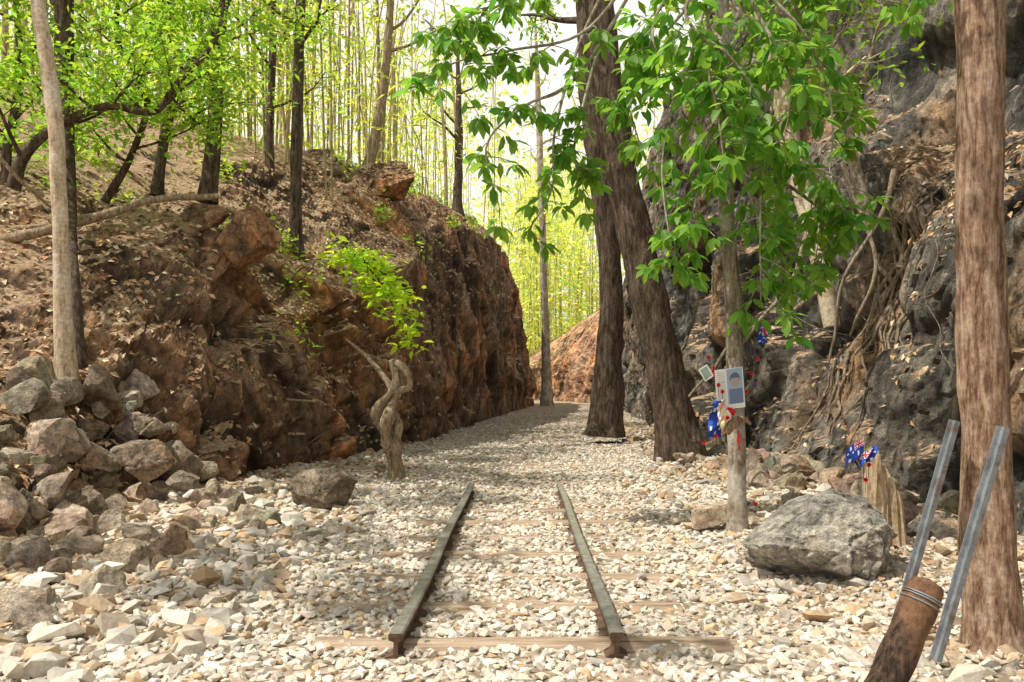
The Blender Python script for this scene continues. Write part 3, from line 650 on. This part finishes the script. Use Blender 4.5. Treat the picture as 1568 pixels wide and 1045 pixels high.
# leaning steel rails
def beam(p0,p1,name):
    ax=(p1-p0)/np.linalg.norm(p1-p0); u=np.cross(ax,[0,1,0]); u/=np.linalg.norm(u); w=np.cross(u,ax)
    if w[1]>0: w=-w
    pr=np.array([(-.028,0),(.028,0),(.028,.006),(.005,.012),(.005,.046),(.017,.050),(.017,.064),(-.017,.064),(-.017,.050),(-.005,.046),(-.005,.012),(-.028,.006)])*.72
    v=np.concatenate([c+u[None]*pr[:,:1]+w[None]*(pr[:,1:]-.03) for c in (p0,p1)]); k=np.arange(12)
    f=np.stack([k,(k+1)%12,12+(k+1)%12,12+k],1)
    return make(name,[(v,f,0,None),(v[:12],k[None],0,None),(v[12:],k[None],0,None)],[M_ST])
beam(W(1368,990,3.86),W(1464,645,3.7),'steel_rail'); beam(W(1435,1012,3.45),W(1539,655,3.35),'steel_rail')
# ------------------------------------------------ flags, card, poppies
def panel(org,u,v,nu,nv,fn,wave=.0,droop=0.):
    V=[];Fc=[];C=[]
    nrm=np.cross(u,v); nrm/=np.linalg.norm(nrm)
    def pt(a,b): return org+u*a+v*b+nrm*wave*math.sin(a*9+b*4)+np.array([0,0,-droop*a*a])
    for i in range(nu):
        for j in range(nv):
            a,b=i/nu,j/nv; k=len(V); V+= [pt(a,b),pt(a+1/nu,b),pt(a+1/nu,b+1/nv),pt(a,b+1/nv)]; Fc.append([k,k+1,k+2,k+3]); c=fn(a+.5/nu,b+.5/nv); C+=[c]*4
    return (np.array(V),np.array(Fc),0,np.array(C,float))
BL=(.02,.07,.42);WH=(.8,.8,.8);RD=(.6,.02,.03)
def aus(a,b):
    if a<.5 and b>.5:
        x=(a/.5-.5)*2;y=((b-.5)/.5-.5)*2
        if abs(x)<.14 or abs(y)<.2: return RD
        if abs(x)<.26 or abs(y)<.36: return WH
        if abs(abs(x)-abs(y))<.12: return RD
        if abs(abs(x)-abs(y))<.3: return WH
        return BL
    for s,t,r in ((.25,.24,.09),(.75,.85,.06),(.75,.15,.06),(.62,.55,.05),(.88,.6,.05)):
        if abs(a-s)<r*.7 and abs(b-t)<r*1.3: return WH
    return BL
def card(a,b):
    if a<.03 or a>.97 or b<.02 or b>.98: return (.85,.85,.83)
    if a>.42 and b>.12:
        x=(a-.7)/.16;y=(b-.68)/.17
        if x*x+y*y<1 and y<.4: return (.42,.36,.34)
        if x*x+y*y<1.5 and y>.1: return (.12,.15,.22)
        if b<.48 and abs(a-.7)<.24: return (.16,.22,.36)
        return (.34,.45,.62)
    if a<.40 and .2<b<.92 and int(b*40)%2==0 and .07<a<.36: return (.5,.5,.53)
    return (.82,.82,.80)
c=W(1098,629,6.60); make('memorial_photo_card',[panel(c,np.array([.235,-.01,.03]),np.array([-.02,.01,.34]),36,60,card)],[M_CL])
make('memorial_photo_card',[panel(W(1080,585,6.62),np.array([.07,-.01,.05]),np.array([-.06,.0,.10]),16,20,lambda a,b:(.75,.78,.74) if (a<.1 or a>.9 or b<.1 or b>.9) else (.28,.36,.33))],[M_CL])
parts=[panel(W(1092,614,6.6),np.array([-.06,0,-.31]),np.array([.13,.02,0]),36,24,aus,.025)]
parts+=tube(P([(1088,608,6.6),(1110,640,6.62)]),[.004,.004],4,5); make('hanging_flag',parts,[M_CL])
make('hanging_flag',[panel(W(1160,505,6.75),np.array([.0,0,-.14]),np.array([.09,.02,.03]),24,16,aus,.015)]+tube(P([(1122,500,6.75),(1160,502,6.75)]),[.003,.003],4,5),[M_CL])
yel=lambda a,b:(.82,.72,.42) if int(a*5)%2 else (.80,.42,.25)
make('ribbon',[panel(W(1100,618,6.56),np.array([.02,0,-.27]),np.array([.065,.02,.02]),14,4,yel,.02),
 panel(W(1104,612,6.57),np.array([-.03,0,-.22]),np.array([.04,.02,.01]),14,3,lambda a,b:(.82,.8,.74),.02),
 panel(W(1112,628,6.55),np.array([.07,0,-.04]),np.array([.02,.02,.03]),10,4,lambda a,b:RD,.01),
 panel(W(1128,660,6.60),np.array([.01,0,-.16]),np.array([.03,.01,.0]),10,3,lambda a,b:(.7,.08,.06),.012),
 panel(W(1090,560,6.64),np.array([.0,0,-.12]),np.array([.03,.01,.0]),10,3,lambda a,b:(.6,.05,.06),.012)],[M_CL])
def poppy(px,py,y):
    c=W(px,py,y); ps=[]
    for k in range(5):
        a=k*1.257; d=np.array([[math.cos(a),-.5,math.sin(a)]]); ps.append(inst(LEAF*[2.2,1,1],LEAF_T,c[None],frames(d,np.array([[0,-1.,0.1]])),np.array([.022]),np.array([RD],float)))
    ps.append(inst(HT[0][0],HT[0][1],c[None]+[0,-.010,0],randR(1),np.array([.006]),np.array([[.01,.01,.01]]))); ps+=[(x[0],x[1],0,x[3]*0+[.02,.08,.02]) for x in tube(np.array([c,c+[.01,.02,-.10]]),[.002,.002],4,4)]
    return make('poppy',ps,[M_CL])
for a in [(1106,600,6.55),(1122,634,6.55),(1114,640,6.55),(1100,590,6.55),(1096,668,6.6),(1078,678,6.6),(1085,548,6.6),(1150,572,6.7),(1160,550,6.7),(1143,600,6.65),(1330,712,5.85),(1325,735,5.85),(1157,772,6.7)]: poppy(*a)
make('wood_bracket',tube(P([(1112,664,6.6),(1122,650,6.58),(1138,642,6.6),(1150,650,6.62)]),[.03,.045,.03,.01],14,8,.3,12),[K_RED],True)
make('small_flag',[panel(W(1322,668,5.8),np.array([-.12,.02,-.1]),np.array([.0,0,-.13]),36,20,lambda a,b:aus(a,1-b),.02)]+tube(P([(1322,660,5.8),(1330,770,5.9)]),[.003,.003],4,5),[M_CL])
make('small_flag',[panel(W(1321,695,5.82),np.array([.12,.02,.06]),np.array([-.03,0,-.1]),36,20,lambda a,b:aus(a,1-b),.02)]+tube(P([(1318,655,5.8),(1322,770,5.9)]),[.003,.003],4,5),[M_CL])
# ------------------------------------------------ dry leaf litter
def litter(Q,N,Y,n,y0,y1,nz):
    m=(N[...,2]>nz)&(Y[:,None]>y0)&(Y[:,None]<y1)&(np.abs(Q[...,0])<16)&(Q[...,2]>.02)
    ii=np.argwhere(m); w=np.broadcast_to(Y[:,None],m.shape)[m]**1.0; s=ii[rng.choice(len(ii),n,p=w/w.sum())]
    return Q[s[:,0],s[:,1]]+rng.normal(0,.05,(n,3))*[1,1,.1]+N[s[:,0],s[:,1]]*.02, N[s[:,0],s[:,1]]
LC=np.array([[.58,.42,.26],[.42,.25,.13],[.66,.53,.37],[.32,.18,.10],[.54,.33,.16]])
ps=[]
for Q,N,Y,n,a in ((LQ,LN,LY,16000,.5),(RQ,RN,RY,5000,.45)):
    p,nn=litter(Q,N,Y,n,4,30,a); d=rng.normal(size=p.shape); d-=nn*(d*nn).sum(1)[:,None]*.8
    ps.append(inst(LEAF2*[1.3,1,2],LEAF2_T,p,frames(d,nn+rng.normal(0,.3,nn.shape)),rng.uniform(.06,.12,len(p)),LC[rng.integers(0,5,len(p))]*rng.uniform(.7,1.2,(len(p),1))))
n=1800; x=np.where(rng.random(n)<.55,rng.uniform(2.2,4,n),rng.uniform(-3.9,-2.2,n)); y=rng.uniform(3,22,n); p=np.stack([x,y,gz(x,y)+.05],1)
d=rng.normal(size=p.shape)*[1,1,.2]; ps.append(inst(LEAF2*[1.3,1,2],LEAF2_T,p,frames(d),rng.uniform(.05,.10,n),LC[rng.integers(0,5,n)]))
make('leaf_litter',ps,[M_LIT])
# ------------------------------------------------ light, sky, camera
sd=Vector((-.45,-.14,.88)).normalized()
w=bpy.data.worlds.new('World'); S.world=w; w.use_nodes=True; nt=w.node_tree
sk=nt.nodes.new('ShaderNodeTexSky'); sk.sky_type='NISHITA'; sk.sun_disc=False; sk.sun_elevation=math.asin(sd.z); sk.sun_rotation=math.atan2(sd.x,sd.y); sk.dust_density=6; sk.air_density=1; sk.ozone_density=.5
tc=nt.nodes.new('ShaderNodeTexCoord')
cf=ramp(nt,noise(nt,tc.outputs['Generated'],2.2,5,.6),[(.25,(.7,.7,.7)),(.5,(.95,.95,.95))])
sz=nt.nodes.new('ShaderNodeSeparateXYZ'); nt.links.new(tc.outputs['Generated'],sz.inputs[0])
hz=ramp(nt,sz.outputs['Z'],[(.0,(.82,.80,.75)),(.45,(.82,.80,.75)),(.75,(.47,.455,.42))])
hz=mix(nt,1.0,hz,(10.,10.,10.),'MULTIPLY')
cm=mix(nt,cf,sk.outputs[0],hz)
nt.links.new(cm,nt.nodes['Background'].inputs[0]); nt.nodes['Background'].inputs[1].default_value=.15
l=bpy.data.lights.new('sun','SUN'); l.energy=5; l.angle=math.radians(.5); l.color=(1,.93,.81); lo_=bpy.data.objects.new('sun',l); lo_.rotation_euler=sd.to_track_quat('Z','Y').to_euler(); S.collection.objects.link(lo_)
c=bpy.data.cameras.new('camera'); co=bpy.data.objects.new('camera',c); S.collection.objects.link(co); co.location=(0,0,CAMH); co.rotation_euler=(math.radians(90),0,0)
c.sensor_width=36; c.lens=F/1568*36; c.shift_x=-14/1568; c.shift_y=64.5/1568; c.clip_end=2000; c.clip_start=.05; S.camera=co
S.view_settings.view_transform='Standard'; S.view_settings.look='None'; S.view_settings.exposure=0
